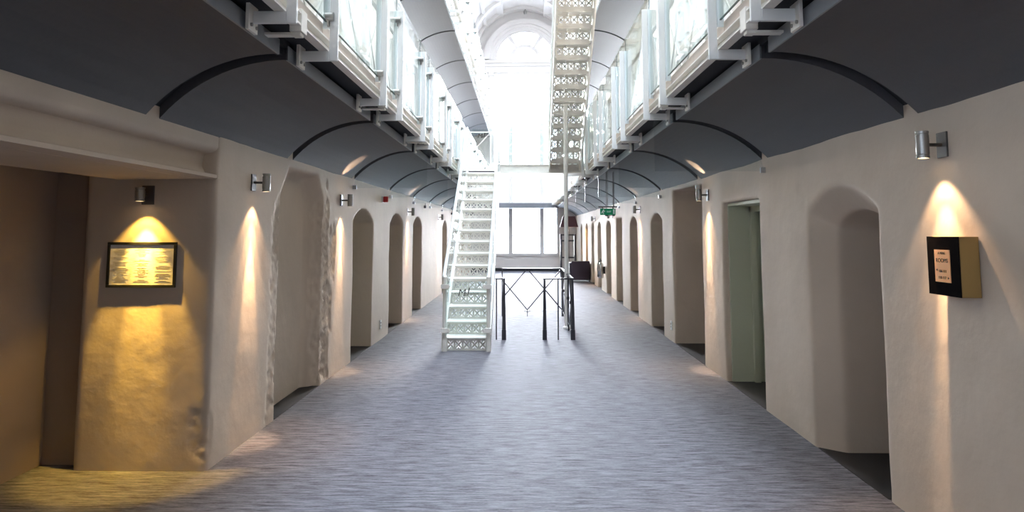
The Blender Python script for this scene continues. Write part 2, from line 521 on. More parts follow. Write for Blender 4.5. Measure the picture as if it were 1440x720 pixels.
def roof_seg(y0, y1, a0, a1, r0, r1, mb, n=16):
    A = []; B = []
    for k in range(n + 1):
        t = a0 + (a1 - a0) * k / n
        A.append((CX0 + r0 * math.sin(t), ZS + r0 * math.cos(t)))
    for k in range(n, -1, -1):
        t = a0 + (a1 - a0) * k / n
        A.append((CX0 + r1 * math.sin(t), ZS + r1 * math.cos(t)))
    for k in range(n):
        q = [A[k], A[k + 1], A[2 * n - k], A[2 * n + 1 - k]]
        mb.prism(q, 'y', y0, y1)


SK0, SK1, AG = 1.0, 26.0, math.radians(36)
roof_seg(-10, YEND, -PI / 2, -AG, RR, RR + .15, rf); roof_seg(-10, YEND, AG, PI / 2, RR, RR + .15, rf)
roof_seg(-10, SK0, -AG, AG, RR, RR + .15, rf); roof_seg(SK1, YEND, -AG, AG, RR, RR + .15, rf)
struct(rf.build('ceiling', M['end_wall']))
rb = MB()
for y in [29.75, 28.1] + [25.8 - 2.45 * k for k in range(14)]:
    roof_seg(y - .17, y + .17, -PI / 2, PI / 2, RR - .14, RR + .02, rb, 24)
for t in (-70, -50, -28, 28, 50, 70):
    t = math.radians(t)
    if abs(t) > AG: rb.bar((CX0 + (RR - .05) * math.sin(t), -10, ZS + (RR - .05) * math.cos(t)), (CX0 + (RR - .05) * math.sin(t), YEND, ZS + (RR - .05) * math.cos(t)), .14, .14)
    else: rb.bar((CX0 + (RR - .05) * math.sin(t), SK1, ZS + (RR - .05) * math.cos(t)), (CX0 + (RR - .05) * math.sin(t), YEND, ZS + (RR - .05) * math.cos(t)), .3, .14)
struct(rb.build('trim_roof_ribs', M['end_wall']))
skl = MB()
roof_seg(SK0, SK1, -AG, AG, RR + .06, RR + .075, skl)
struct(skl.build('window_skylight', M['window_glass']))
wb = MB()
for k in range(24):
    y = SK0 + k * 1.0; roof_seg(y - .02, y + .02, -AG, AG, RR + .01, RR + .09, wb, 10)
struct(wb.build('trim_skylight_bars', M['white_metal']))
for s in (-1, 1):
    xa, xb = sorted((CX0 + s * 2.25, CX0 + s * 1.98))
    struct(MB().box(xa, xb, -10, YEND, 9.38, 9.52).box(*sorted((CX0 + s * 2.25, CX0 + s * 2.08)), -10, YEND, 9.24, 9.38).build(
        'trim_cornice_%s' % ('left' if s < 0 else 'right'), M['white_wall']))
struct(MB().box(-3.8, 3.3, -10.2, -10.0, -.1, 12).build('wall_back', M['white_wall']))

# ------------------------------------------------------------------ end wall with the tall arched window
WC = 0.12
base = MB().box(-3.3, 3.4, YEND, YEND + 0.28, -0.1, 12.0)
cuts = []
LIGHTS = [(-1.18, -0.62), (-0.44, 0.76), (0.93, 1.49)]
for (a, b_) in LIGHTS:
    cuts.append(MB().box(a, b_, YEND - 1, YEND + 1, 0.77, 2.72))
    cuts.append(MB().box(a, b_, YEND - 1, YEND + 1, 3.02, 8.72))


def ringpts(r, a0, a1, n=20): return [(WC + r * math.cos(a0 + (a1 - a0) * k / n), 9.36 + r * math.sin(a0 + (a1 - a0) * k / n)) for k in range(n + 1)]


cuts.append(MB().prism(ringpts(.56, 0, PI), 'y', YEND - 1, YEND + 1))
for (a0, a1) in ((0.06, math.radians(52)), (math.radians(60), math.radians(120)), (math.radians(128), PI - 0.06)):
    cuts.append(MB().prism(ringpts(.72, a0, a1) + ringpts(1.28, a1, a0), 'y', YEND - 1, YEND + 1))
me = bool_mesh(base, cuts)
me.materials.clear(); me.materials.append(M['end_wall'])
o = bpy.data.objects.new('wall_end', me); C.objects.link(o); struct(o)


def ring(r0, r1, y0, y1, mb, n=36):
    A = ringpts(r0, 0, PI, n); B = ringpts(r1, 0, PI, n)
    for k in range(n): mb.prism([A[k], A[k + 1], B[k + 1], B[k]], 'y', y0, y1)


t = MB()
ring(1.36, 1.50, YEND - .06, YEND + .01, t); ring(1.50, 1.62, YEND - .12, YEND + .01, t); ring(1.62, 1.86, YEND - .2, YEND + .01, t)
ring(.56, .70, YEND - .05, YEND + .01, t)
t.box(WC - 1.9, WC + 1.9, YEND - .26, YEND + .01, 9.18, 9.30).box(WC - 1.86, WC + 1.86, YEND - .18, YEND + .01, 9.05, 9.18)
t.box(WC - 1.8, WC + 1.8, YEND - .1, YEND + .01, 8.78, 9.05)
for x in (-1.40, -.53, .845, 1.65):
    t.box(x - .085, x + .085, YEND - .1, YEND + .01, 2.95, 8.8).box(x - .12, x + .12, YEND - .14, YEND + .01, 8.62, 8.78)
    t.box(x - .085, x + .085, YEND - .06, YEND + .01, .6, 2.75)
t.box(-2.3, 2.35, YEND - .05, YEND + .01, .66, .74)
struct(t.build('trim_window_moulding', M['end_wall']))
w = MB()
w.box(-1.3, 1.6, YEND + .2, YEND + .21, .7, 8.8)
struct(w.build('window_1', M['window_glass']))
struct(MB().prism(ringpts(1.33, 0, PI, 30), 'y', YEND + .2, YEND + .21).build('window_2', M['window_glass']))
w = MB()
w.box(-.44, .76, YEND + .16, YEND + .2, 1.52, 1.56)
for z in (4.6, 6.6):
    for (a, b_) in LIGHTS: w.box(a, b_, YEND + .16, YEND + .2, z, z + .09)
struct(w.build('trim_window_bars', M['white_metal']))
struct(MB().box(-2.3, 2.35, YEND - .035, YEND + .01, 0, .13).build('baseboard_end', M['black']))
# end gallery crossing in front of the window
struct(MB().box(-1.5, 1.5, 28.7, YEND, 2.70, 2.90).build('trim_end_gallery', M['beam_grey']))


# ------------------------------------------------------------------ curved ceiling panels under the galleries
def vault_profile(s, xw, zw, xe, ze, n=14):
    d = abs(xw - xe); h = ze - zw; R = (d * d + h * h) / (2 * h); a = math.asin(min(1, d / R))
    pts = []
    for k in range(n + 1):
        t = a * k / n
        pts.append((xe + s * R * math.sin(t), ze - R + R * math.cos(t)))
    return pts


def make_panel(name, s, xw, zw, xe, ze, length, th, label, group):
    P0 = vault_profile(s, xw, zw, xe, ze)
    root = thing(name, label, 'ceiling panel', (0, 0, 0), 0, group)
    b = MB(); n = len(P0)
    for k in range(n - 1):
        (x0, z0), (x1, z1) = P0[k], P0[k + 1]
        b.prism([(x0, z0), (x1, z1), (x1 + s * .0, z1 + th), (x0, z0 + th)], 'y', 0, length)
    bmo = b.build('curved_board', [M['ceil_panel']], root, smooth=True)
    xa, xb = sorted((xe - s * .004, xe + s * .008))
    MB().box(xa, xb, 0, length, ze - .004, ze + th + .004).build('edge_strip', M['panel_edge_lit'], root)
    return root


RIB0, BAY = 4.09, 2.47
GL = {('left', 0): 'curved panels under the left gallery', ('right', 0): 'curved panels under the right gallery',
      ('left', 1): 'curved panels under the upper left gallery', ('right', 1): 'curved panels under the upper right gallery'}
for (nm, s, xw, xe) in (('left', -1, -2.30, -1.47), ('right', 1, 2.37, 1.47)):
    first = None; cnt = 0
    for k in range(-1, 11):
        y0 = RIB0 + BAY * k + .075; ln = BAY - .15
        if y0 + ln > YEND: ln = YEND - y0 - .02
        lb = 'curved blue-grey ceiling panel above the %s ground-floor wall, %s from the camera' % (nm, ORD[cnt]); cnt += 1
        if first is None:
            first = make_panel('ceiling_panel', s, xw, 2.35, xe, 2.77, ln, .085, lb, GL[(nm, 0)]); first.location = (0, y0, 0)
        else:
            r = dup(first, (0, y0, 0), label=lb)
            r.scale.y = ln / (BAY - .15)
    first = None; cnt = 0
    for k in range(3, 11):
        y0 = RIB0 + BAY * k + .04 - BAY; ln = BAY - .08
        lb = 'curved grey ceiling panel under the %s upper gallery, %s from the camera' % (nm, ORD[cnt]); cnt += 1
        if first is None:
            first = make_panel('ceiling_panel', s, s * 2.16, 5.66, s * 1.42, 5.90, ln, .05, lb, GL[(nm, 1)]); first.location = (0, y0, 0)
        else:
            dup(first, (0, y0, 0), label=lb)
# dark ribs behind the joints between panels
for (nm, s, xw, xe) in (('left', -1, -2.30, -1.47), ('right', 1, 2.37, 1.47)):
    b = MB()
    P0 = vault_profile(s, xw, 2.35, xe, 2.77)
    for k in range(-1, 12):
        y = RIB0 + BAY * k
        if y > YEND: continue
        for i in range(len(P0) - 1):
            (x0, z0), (x1, z1) = P0[i], P0[i + 1]
            b.prism([(x0, z0 + .075), (x1, z1 + .075), (x1, z1 + .12), (x0, z0 + .12)], 'y', y - .11, y + .11)
    struct(b.build('trim_ribs_%s' % nm, M['black']))
    b = MB()
    P0 = vault_profile(s, s * 2.16, 5.66, s * 1.42, 5.90)
    for k in range(2, 11):
        y = RIB0 + BAY * k
        if y > YEND: continue
        for i in range(len(P0) - 1):
            (x0, z0), (x1, z1) = P0[i], P0[i + 1]
            b.prism([(x0, z0 + .02), (x1, z1 + .02), (x1, z1 + .08), (x0, z0 + .08)], 'y', y - .06, y + .06)
    struct(b.build('trim_upper_ribs_%s' % nm, M['black']))


# ------------------------------------------------------------------ gallery balustrades
def make_post(label, group):
    """left-hand post, local origin at (x of deck edge, post y, deck level); the corridor is towards +x"""
    r = thing('balustrade_post', label, 'balustrade post', (0, 0, 0), 0, group)
    MB().box(0.195, 0.25, -.012, .012, -.155, .96).build('upright', M['white_metal'], r, bevel=.004)
    MB().box(0.02, 0.195, -.012, .012, -.155, -.09).build('arm', M['white_metal'], r, bevel=.003)
    MB().box(0.0, 0.02, -.06, .06, -.20, -.02).build('base_plate', M['white_iron'], r, bevel=.003)
    MB().tube((.02, -.035, -.17), (.03, -.035, -.17), .010, n=8).build('bolt', M['lamp_metal'], r)
    MB().tube((.02, .035, -.17), (.03, .035, -.17), .010, n=8).build('bolt', M['lamp_metal'], r)
    MB().box(0.150, 0.192, -.008, .008, 0.06, .96).build('backing_strip', M['strip'], r)
    for z in (.13, .86):
        MB().tube((.175, -.03, z), (.225, -.03, z), .028, n=16).bar((.19, -.03, z - .02), (.19, -.01, z - .06), .012, .03).build('glass_clamp', M['lamp_metal'], r, smooth=True)
    return r


GC0, GP, HG = 3.90, 2.37, 0.40
POSTS = []
for k in range(11):
    POSTS += [GC0 + GP * k - HG, GC0 + GP * k + HG]
BR0, BR1 = 14.0, 14.95      # footbridge opening


def zprefix(lv): return 'first' if lv == 0 else 'upper'


proto_post = None; proto_glass = {}
for lv, z in ((0, LV), (1, LV2)):
    for (nm, s) in (('left', -1), ('right', 1)):
        cnt = 0
        for y in POSTS:
            if lv == 1 and y < 11: continue
            if lv == 0 and BR0 - .05 < y < BR1 + .05: continue
            lb = 'white L-shaped steel glass post on the %s %s gallery edge, %s from the camera' % (zprefix(lv), nm, ORD[cnt]); cnt += 1
            gp = 'white posts along the %s %s gallery' % (zprefix(lv), nm)
            loc = (s * 1.44, y, z)
            rz = 0 if s < 0 else PI
            if proto_post is None:
                proto_post = make_post(lb, gp); proto_post.location = loc
            else: dup(proto_post, loc, rz, lb, gp)
        # glass sheets
        cnt = 0
        segs = []
        for i in range(len(POSTS) - 1):
            segs.append((POSTS[i] + .01, POSTS[i + 1] - .01))
        for (a, b_) in segs:
            if lv == 1 and a < 11: continue
            if lv == 0 and a < BR1 and b_ > BR0:
                if a < BR0 - .2: b_ = BR0
                elif b_ > BR1 + .2: a = BR1
                else: continue
            lb = '%s sheet of clear balustrade glass along the %s %s gallery, counted from the camera' % (ORD[cnt], zprefix(lv), nm); cnt += 1
            gp = 'glass sheets along the %s %s gallery' % (zprefix(lv), nm)
            x = s * 1.268
            r = thing('glass_balustrade', lb, 'glass panel', (x, a, z + .10), 0, gp)
            key = round(b_ - a, 3)
            if key not in proto_glass:
                g = MB().box(-.006, .006, 0, b_ - a, 0.006, 1.02).build('glass_sheet', M['glass'], r)
                e = MB().box(-.006, .006, 0, b_ - a, 0, .006).box(-.006, .006, 0, .004, .006, 1.02).build('glass_edge', M['glass_edge'], r)
                proto_glass[key] = (g, e)
            else:
                for g in proto_glass[key]:
                    c = g.copy(); C.objects.link(c); c.parent = r
        # channel beam, fascia, joint boxes
        y0 = 3.0 if lv == 0 else 10.5
        y0 = 1.2 if lv == 0 else 10.5
        r = thing('edge_beam', 'white steel channel beam with pale fascia along the %s %s gallery edge' % (zprefix(lv), nm), 'beam', (0, y0, 0))
        L_ = YEND - .3 - y0
        prof = [(1.252, z - .088), (1.312, z - .088), (1.312, z - .010), (1.252, z - .010), (1.252, z - .020), (1.298, z - .020), (1.298, z - .076), (1.252, z - .076)]
        MB().prism([(s * p[0], p[1]) for p in prof], 'y', 0, L_).build('channel', M['white_iron'], r)
        xa, xb = sorted((s * 1.298, s * 1.325))
        fb = MB(); q = 0.0
        while q < L_:
            e = min(L_, q + 0.78); fb.box(xa, xb, q, e - .008, z - .015, z + .10); q = e
        fb.build('fascia_board', M['fascia'], r)
        for k in range(11):
            y = GC0 + GP * k - y0 - .1
            if y < 0 or y > L_: continue
            xa, xb = sorted((s * 1.248, s * 1.318))
            jb = MB().box(xa, xb, y - .05, y + .05, z - .12, z + .01)
            xa, xb = sorted((s * 1.30, s * 1.50))
            jb.box(xa, xb, y - .03, y + .03, z - .135, z - .12).box(*sorted((s * 1.26, s * 1.31)), y - .03, y + .03, z - .14, z - .12)
            jb.build('joint_box', M['white_iron'], r, bevel=.003)
        # old iron lattice railing behind the glass
        y0 = 3.0 if lv == 0 else 12.0
        r = thing('lattice_railing', 'white iron lattice railing behind the glass of the %s %s gallery' % (zprefix(lv), nm), 'railing', (s * 1.43, y0, z))
        L_ = YEND - .8 - y0
        spans = [(0, L_)] if lv == 1 else [(0, BR0 - y0), (BR1 - y0, L_)]
        for (a, b_) in spans:
            MB().box(-.02, .02, a, b_, .93, .955).build('top_rail', M['white_iron'], r)
            MB().box(-.01, .01, a, b_, .10, .12).build('bottom_rail', M['white_iron'], r)
            la = MB(); n = max(1, round((b_ - a) / .72)); w_ = (b_ - a) / n
            for i in range(n):
                ya = a + i * w_
                la.bar((0, ya, .11), (0, ya + w_, .94), .010, .014); la.bar((0, ya + w_, .11), (0, ya, .94), .010, .014)
            la.build('lattice', M['white_iron'], r)
            for i in range(0, n + 1, 3):
                MB().box(-.015, .015, a + i * w_ - .012, a + i * w_ + .012, 0, .94).build('standard', M['white_iron'], r)

# glass smoke baffles hanging in the joints of the curved ceiling
for (nm, s, xw, ks) in (('left', -1, XL, (2, 3, 4, 5, 6)), ('right', 1, XR, (1, 2, 3, 4, 5))):
    cnt = 0
    for k in ks:
        y = RIB0 + BAY * k
        P0 = vault_profile(s, (-2.30 if s < 0 else 2.37), 2.35, (-1.47 if s < 0 else 1.47), 2.77)
        r = thing('smoke_baffle', 'clear glass smoke baffle hanging across the %s curved ceiling, %s from the camera' % (nm, ORD[cnt]), 'glass baffle',
                  (0, y, 0), 0, 'glass smoke baffles on the %s side' % nm); cnt += 1
        pts = [(s * 1.27, 2.28), (xw - s * .01, 2.28)] + [(p[0], p[1] - .0) for p in reversed(P0) if abs(p[0]) < abs(xw) - .02] + [(s * 1.27, 2.80)]
        MB().prism(pts, 'y', -.002, .002).build('glass_sheet', M['baffle_glass'], r)
        xa, xb = sorted((xw - s * .05, xw + s * .0))
        MB().box(xa, xb, -.015, .015, 2.265, 2.315).build('wall_clip', M['stainless'], r)


# ------------------------------------------------------------------ pierced iron stairs
def pierced_riser(x0, x1, h, n=5):
    b = MB(); f = .018
    b.box(x0, x1, -.008, .008, 0, .03).box(x0, x1, -.008, .008, h - .035, h)
    w_ = (x1 - x0) / n
    for i in range(n + 1):
        x = x0 + i * w_; b.box(x - .013, x + .013, -.0075, .0075, .03, h - .035)
    for i in range(n):
        a = x0 + i * w_ + .008; c = x0 + (i + 1) * w_ - .008
        b.bar((a, 0, .03), (c, 0, h - .035), .021, .015, up=(0, 1, 0)); b.bar((c, 0, .03), (a, 0, h - .035), .0211, .015, up=(0, 1, 0))
        m_ = (a + c) / 2; zc = (h - .005) / 2
        b.bar((m_, -.0, .025), (m_, 0, .045), .02, .014); b.bar((m_, 0, h - .05), (m_, 0, h - .03), .02, .014)
    return b


def staircase(name, label, x0, x1, y0, sgn, z0, n, r, t, full):
    W = x1 - x0
    root = thing(name, label, 'staircase', ((x0 + x1) / 2, y0, z0), 0 if sgn > 0 else PI)
    # local: climbs along +y
    ris = None
    for k in range(n):
        if ris is None:
            ris = pierced_riser(-W / 2 + .03, W / 2 - .03, r - .02).build('riser', M['white_iron'], root)
            tb = MB().box(-W / 2 + .005, W / 2 - .005, -.03, t + .01, r - .03, r)
            tb.tube((-W / 2 + .005, -.03, r - .015), (W / 2 - .005, -.03, r - .015), .016, n=10)
            for q in (-W / 6, W / 6): tb.box(q - .008, q + .008, .02, t - .01, r - .055, r - .03)
            tb.box(-W / 2 + .03, W / 2 - .03, t - .02, t, r - .06, r - .03)
            tb.box(-W / 2 + .03, W / 2 - .03, .01, .03, r - .05, r - .03)
            trd = tb.build('tread', M['white_iron'], root)
            o1, o2 = ris, trd
        else:
            o1 = ris.copy(); o2 = trd.copy(); C.objects.link(o1); C.objects.link(o2); o1.parent = root; o2.parent = root
        o1.location = (0, k * t, k * r); o2.location = (0, k * t, k * r)
    for sx in (-1, 1):
        b = MB(); x = sx * (W / 2 + .008)
        b.prism([(-.06, 0), (.30, 0), (n * t + .0, (n) * r - .22), (n * t + .0, n * r + .02), (n * t - .12, n * r + .02), (-.06, r + .03)], 'x', x - .012, x + .012)
        for (p, q, zo) in (((-.06, r + .03), (n * t - .12, n * r + .02), 0),):
            b.bar((x, p[0], p[1]), (x, q[0], q[1]), .05, .018)
        for k in range(n): b.tube((x + sx * .012, k * t + .1, (k + .6) * r), (x + sx * .022, k * t + .1, (k + .6) * r), .012, n=8)
        b.build('stringer', M['white_iron'], root)
        # newel with collars
        nb = MB(); nx = sx * (W / 2 - .005)
        nb.lathe([(0, 0), (.04, 0), (.04, .18), (.034, .20), (.030, .28), (.044, .285), (.044, .32), (.028, .33), (.028, .88), (.046, .885), (.046, .93),
                  (.030, .94), (.032, 1.0), (.036, 1.05), (.02, 1.07), (0, 1.075)], nx, -.06, 14)
        nb.build('newel', M['white_iron'], root, smooth=True)
        hb = MB()
        ax = sx * (W / 2 + .01) if sx < 0 else sx * (W / 2 - .0)
        e = (ax, n * t + .0, n * r + .92)
        hb.tube((ax, -.06, 1.05), e, .026, n=12)
        hb.build('handrail', M['white_metal'], root, smooth=True)
        pb = MB().tube((ax, n * t, n * r), (ax, n * t, n * r + .94), .022)
        pb.build('top_post', M['white_metal'], root, smooth=True)
        gb = MB()
        ya, yb = .06, n * t - .05
        sl = (n * r - .13) / (n * t + .06)
        def zz(y, o): return 1.05 + (y + .06) * (n * r - .13) / (n * t + .06) - o
        gb.prism([(ya, zz(ya, .85)), (yb, zz(yb, .85)), (yb, zz(yb, .05)), (ya, zz(ya, .05))], 'x', ax - .004, ax + .004)
        gb.build('side_glass', M['glass'], root)
        sb = MB()
        for k in range(2, n, 3):
            y = k * t; sb.tube((ax, y, (k) * r + .02), (ax, y, zz(y, 0)), .009, n=8)
        sb.build('balusters', M['white_metal'], root, smooth=True)
    return root


st1 = staircase('staircase', 'white pierced cast-iron staircase rising from the carpet to the footbridge', -1.13, -.49, 10.0, 1, 0, 15, (LV - .06) / 15, .265, True)
st2 = staircase('staircase', 'white pierced cast-iron staircase seen from below, rising from the footbridge towards the camera', .555, 1.165, 14.0, -1, LV, 16, (LV2 - LV) / 16, .262, True)
# slender post carrying the upper stair
o = thing('support_post', 'slender white round post propping the upper staircase', 'post', (.775, 12.25, 0))
MB().lathe([(0, 0), (.07, 0), (.07, .03), (.04, .05), (.036, .08), (.036, 3.9), (.045, 3.92), (.045, 3.97), (0, 3.97)], 0, 0, 16).build('shaft', M['white_iron'], o, smooth=True)
MB().box(-.06, .06, -.06, .06, 3.97, 4.0).build('cap_plate', M['white_iron'], o)

# glass gate across the foot of the stair, with the hotel's script
g = thing('glass_gate', 'clear glass sheet with black script lettering clamped across the stair foot', 'glass sheet', (-.81, 9.865, 0))
MB().box(-.295, .295, -.005, .005, .23, .99).build('glass_sheet', M['glass'], g)
for sx in (-1, 1):
    for z in (.30, .92):
        MB().box(sx * .30 - .06, sx * .30 + .06, -.016, .016, z - .03, z + .03).tube((sx * .25, -.028, z), (sx * .25, -.01, z), .02).build('clamp', M['white_iron'], g, smooth=True)


def script_text(parent, loc, k=1.0):
    for body, size, dx, dz in (("it's", .045, -.125, -.005), ('M', .14, -.05, .0), ('a', .10, .005, -.008), ('l', .16, .04, .012), ('maison', .055, .12, -.008)):
        t = text_mesh(body, size * k, M['dark_ink'], 'lettering', .25, .001, parent)
        t.location = (loc[0] + dx * k, loc[1], loc[2] + dz * k); t.rotation_euler = (PI / 2, 0, 0)


script_text(g, (-.02, -.008, .83), 1.0)

# ------------------------------------------------------------------ footbridge between the galleries
fb = thing('footbridge', 'white steel footbridge with glass and lattice sides joining the first galleries', 'footbridge', (0, BR0, LV))
MB().box(-1.47, 1.47, .08, .93, -.03, 0).build('deck', M['white_iron'], fb)
MB().box(-1.12, -.50, .0, .08, -.058, .0).build('threshold', M['aubergine'], fb)
MB().box(-.5, 1.28, .02, .08, -.03, .13).box(-.5, 1.28, .0, .02, -.045, -.03).box(-.5, 1.28, .0, .02, .115, .13).box(-1.28, -1.18, .02, .08, -.03, .13).build('edge_channel', M['white_iron'], fb)
MB().box(-1.28, 1.28, .93, .99, -.03, .13).build('edge_channel', M['white_iron'], fb)
gl = MB()
for a, b_ in ((-.47, .04), (.06, .54)): gl.box(a, b_, .03, .042, .16, 1.0)
gl.build('front_glass', M['glass'], fb)
gl = MB()
for a, b_ in ((-1.26, -.62), (-.60, .04), (.06, .62), (.64, 1.26)): gl.box(a, b_, .96, .972, .13, 1.02)
gl.build('back_glass', M['glass'], fb)
for y, xa, xb in ((.10, -.48, .55), (.90, -1.4, 1.4)):
    la = MB(); n = max(1, round((xb - xa) / .72)); w_ = (xb - xa) / n
    la.box(xa, xb, y - .015, y + .015, .93, .95).box(xa, xb, y - .01, y + .01, .18, .195)
    for i in range(n):
        la.bar((xa + i * w_, y, .19), (xa + (i + 1) * w_, y, .94), .012, .012, up=(0, 1, 0)); la.bar((xa + (i + 1) * w_, y, .19), (xa + i * w_, y, .94), .0121, .012, up=(0, 1, 0))
        la.box(xa + i * w_ - .01, xa + i * w_ + .01, y - .009, y + .009, 0, .94)
    la.build('lattice_rail', M['white_iron'], fb)
script_text(fb, (-.90, .955, .86), 1.0)
up = thing('footbridge', 'white steel footbridge high overhead at the head of the upper staircase', 'footbridge', (0, 8.85, LV2))
MB().box(-1.47, 1.47, 0, .93, -.10, 0).build('deck', M['beam_grey'], up)

# ------------------------------------------------------------------ black railing round the stair on the floor
RY0, RY1, RX0, RX1, RZ = 11.0, 14.0, -.42, .79, .955
rl = thing('lattice_railing', 'black iron railing with diamond lattice standing on the carpet beside the stair', 'railing', (0, 0, 0))


def fat_post(x, y):
    b = MB()
    b.prism([(-.034, -.034), (.034, -.034), (.034, .034), (-.034, .034)], 'z', 0, .16)
    A = [(-.030, -.030, .16), (.030, -.030, .16), (.030, .030, .16), (-.030, .030, .16)]
    B_ = [(-.016, -.016, RZ - .01), (.016, -.016, RZ - .01), (.016, .016, RZ - .01), (-.016, .016, RZ - .01)]
    b.loft(A, B_)
    o = b.build('post', M['black_iron'], rl, bevel=.003); o.location = (x, y, 0)


for (x, y) in ((-.30, RY0), (.345, RY0), (RX1, RY0)): fat_post(x, y)
for (x, y) in ((-.42, RY0), (.56, RY0), (RX1, RY1), (RX0, RY1), (RX1, RY0 + 1.0), (RX1, RY0 + 2.0)):
    o = MB().box(-.010, .010, -.010, .010, 0, RZ).build('bar', M['black_iron'], rl); o.location = (x, y, 0)
MB().box(-.44, -.28, RY0 - .015, RY0 + .015, RZ - .012, RZ + .012).build('top_rail', M['black_iron'], rl)
MB().box(.325, RX1 + .02, RY0 - .015, RY0 + .015, RZ - .012, RZ + .012).build('top_rail', M['black_iron'], rl)
MB().box(RX0, RX1 + .02, RY1 - .02, RY1 + .02, RZ - .012, RZ + .012).build('top_rail', M['black_iron'], rl)
MB().box(RX1 - .02, RX1 + .02, RY0, RY1, RZ - .012, RZ + .012).build('top_rail', M['black_iron'], rl)
MB().box(RX0, RX1, RY1 - .008, RY1 + .008, .12, .135).build('bottom_rail', M['stainless'], rl)
MB().box(RX1 - .008, RX1 + .008, RY0, RY1, .12, .135).build('bottom_rail', M['stainless'], rl)
b = MB(); w_ = .70
b.bar((RX1 - w_, RY1, .13), (RX1, RY1, RZ), .022, .022, up=(0, 1, 0)); b.bar((RX1, RY1, .13), (RX1 - w_, RY1, RZ), .0221, .022, up=(0, 1, 0))
q_ = (RX1 - w_ - RX0) / w_
b.bar((RX1 - w_, RY1, .13), (RX0, RY1, .13 + q_ * (RZ - .13)), .022, .022, up=(0, 1, 0)); b.bar((RX1 - w_, RY1, RZ), (RX0, RY1, RZ - q_ * (RZ - .13)), .0221, .022, up=(0, 1, 0))
m_ = RX1 - w_
b.bar((m_, RY1, .13), (m_, RY1, .0), .014, .014, up=(0, 1, 0)); b.bar((m_ - .06, RY1, .11), (m_, RY1, .085), .012, .012, up=(0, 1, 0)); b.bar((m_ + .06, RY1, .11), (m_, RY1, .085), .012, .012, up=(0, 1, 0))
b.build('lattice', M['black_iron'], rl)
b = MB(); n = 4; w_ = (RY1 - RY0) / n
for i in range(n):
    a = RY0 + i * w_
    b.box(RX1 - .012, RX1 + .012, a + w_ / 2 - .012, a + w_ / 2 + .012, .05, RZ)
    b.bar((RX1, a, .13), (RX1, a + w_, RZ), .014, .014); b.bar((RX1, a + w_, .13), (RX1, a, RZ), .0141, .014)
    b.box(RX1 - .025, RX1 + .025, a + w_ / 2 - .03, a + w_ / 2 + .03, .52, .57)
b.build('lattice', M['black_iron'], rl)


# ------------------------------------------------------------------ wall lamps (each with its own light)
def spot(name, parent, loc, rot, energy, size, blend, col, rad=.012):
    l = bpy.data.lights.new(name, 'SPOT')
    l.energy = energy; l.spot_size = math.radians(size); l.spot_blend = blend; l.color = col; l.shadow_soft_size = rad
    o = bpy.data.objects.new(name, l); C.objects.link(o); o.parent = parent; o.location = loc; o.rotation_euler = rot


def wall_lamp(label, loc, rz, col, group, up_light=False, h=.15, single=False, e=1.0, wts=(.5, 1.3, 6.0), tl=0):
    """local: wall behind at y=0, room towards -y"""
    r = thing('wall_lamp', label, 'wall lamp', loc, rz, group)
    MB().box(-.045, .045, -.012, 0, -.07, .07).build('back_plate', M['dark_metal'], r, bevel=.002)
    MB().tube((0, -.012, 0), (0, -.09, 0), .010).build('arm', M['dark_metal'], r, smooth=True)
    b = MB(); R = .033
    prof = [(0, -h / 2 + .008), (R - .006, -h / 2 + .008), (R - .006, -h / 2), (R, -h / 2), (R, -h / 2 + .012), (R - .003, -h / 2 + .014), (R - .003, -h / 2 + .02), (R, -h / 2 + .022), (R, h / 2 - .022), (R - .003, h / 2 - .02), (R - .003, h / 2 - .014), (R, h / 2 - .012), (R, h / 2), (R - .006, h / 2), (R - .006, h / 2 - .008), (0, h / 2 - .008)]
    b.lathe(prof, 0, -.115, 20)
    b.build('lamp_body', M['lamp_metal'], r, smooth=True)
    MB().lathe([(0, -h / 2 + .004), (R - .008, -h / 2 + .004), (R - .008, -h / 2 + .0075), (0, -h / 2 + .0075)], 0, -.115, 16).build('lens', M['lens'], r)
    E = LAMP_DOWN * e
    spot('lamp_light', r, (0, -.115, -h / 2 - .004), (math.radians(tl), 0, 0), E * wts[0], 86, .45, col)
    spot('lamp_light', r, (0, -.115, -h / 2 - .004), (math.radians(tl), 0, 0), E * wts[1], 50, .5, col)
    spot('lamp_light', r, (0, -.115, -h / 2 - .004), (math.radians(5 + tl * .6), 0, 0), E * wts[2], 23, .8, col)
    if up_light:
        MB().lathe([(0, h / 2 - .004), (R - .008, h / 2 - .004), (R - .008, h / 2 - .0075), (0, h / 2 - .0075)], 0, -.115, 16).build('lens', M['lens'], r)
        spot('lamp_light', r, (0, -.115, h / 2 + .004), (PI, 0, 0), E * 1.0, 50, .5, col)
    return r


WARM = (1.0, 0.66, 0.38); YEL = (1.0, 0.60, 0.10)
wall_lamp('short grey cylinder wall lamp above the framed document, throwing yellow light', (-2.765, 5.0, 1.97), 0, YEL, 'wall lamps', False, .10, e=1.25, wts=(.4, 3.2, 4.0), tl=6)
LL = [(5.67, 2.11, False, 'left wall between alcove and first recess'), (8.46, 2.09, True, 'left wall beyond the wide recess'), (13.35, 2.09, True, 'left wall, third along from the camera'),
      (18.25, 2.09, True, 'left wall beside the stair handrail')]
for (y, z, u, d) in LL:
    wall_lamp('grey cylinder wall lamp on the ' + d, (XL, y, z), PI / 2, WARM, 'wall lamps', u)
RL = [(3.79, 2.18, False, 'right wall above the rooms sign'), (8.62, 2.16, True, 'right wall beside the green-tinted doorway'), (13.6, 2.14, True, 'right wall near the exit sign'),
      (17.75, 2.12, False, 'right wall, fourth from the camera'), (22.0, 2.12, False, 'right wall, farthest from the camera')]
for (y, z, u, d) in RL:
    wall_lamp('grey cylinder wall lamp on the ' + d, (XR, y, z), -PI / 2, WARM, 'wall lamps', u)

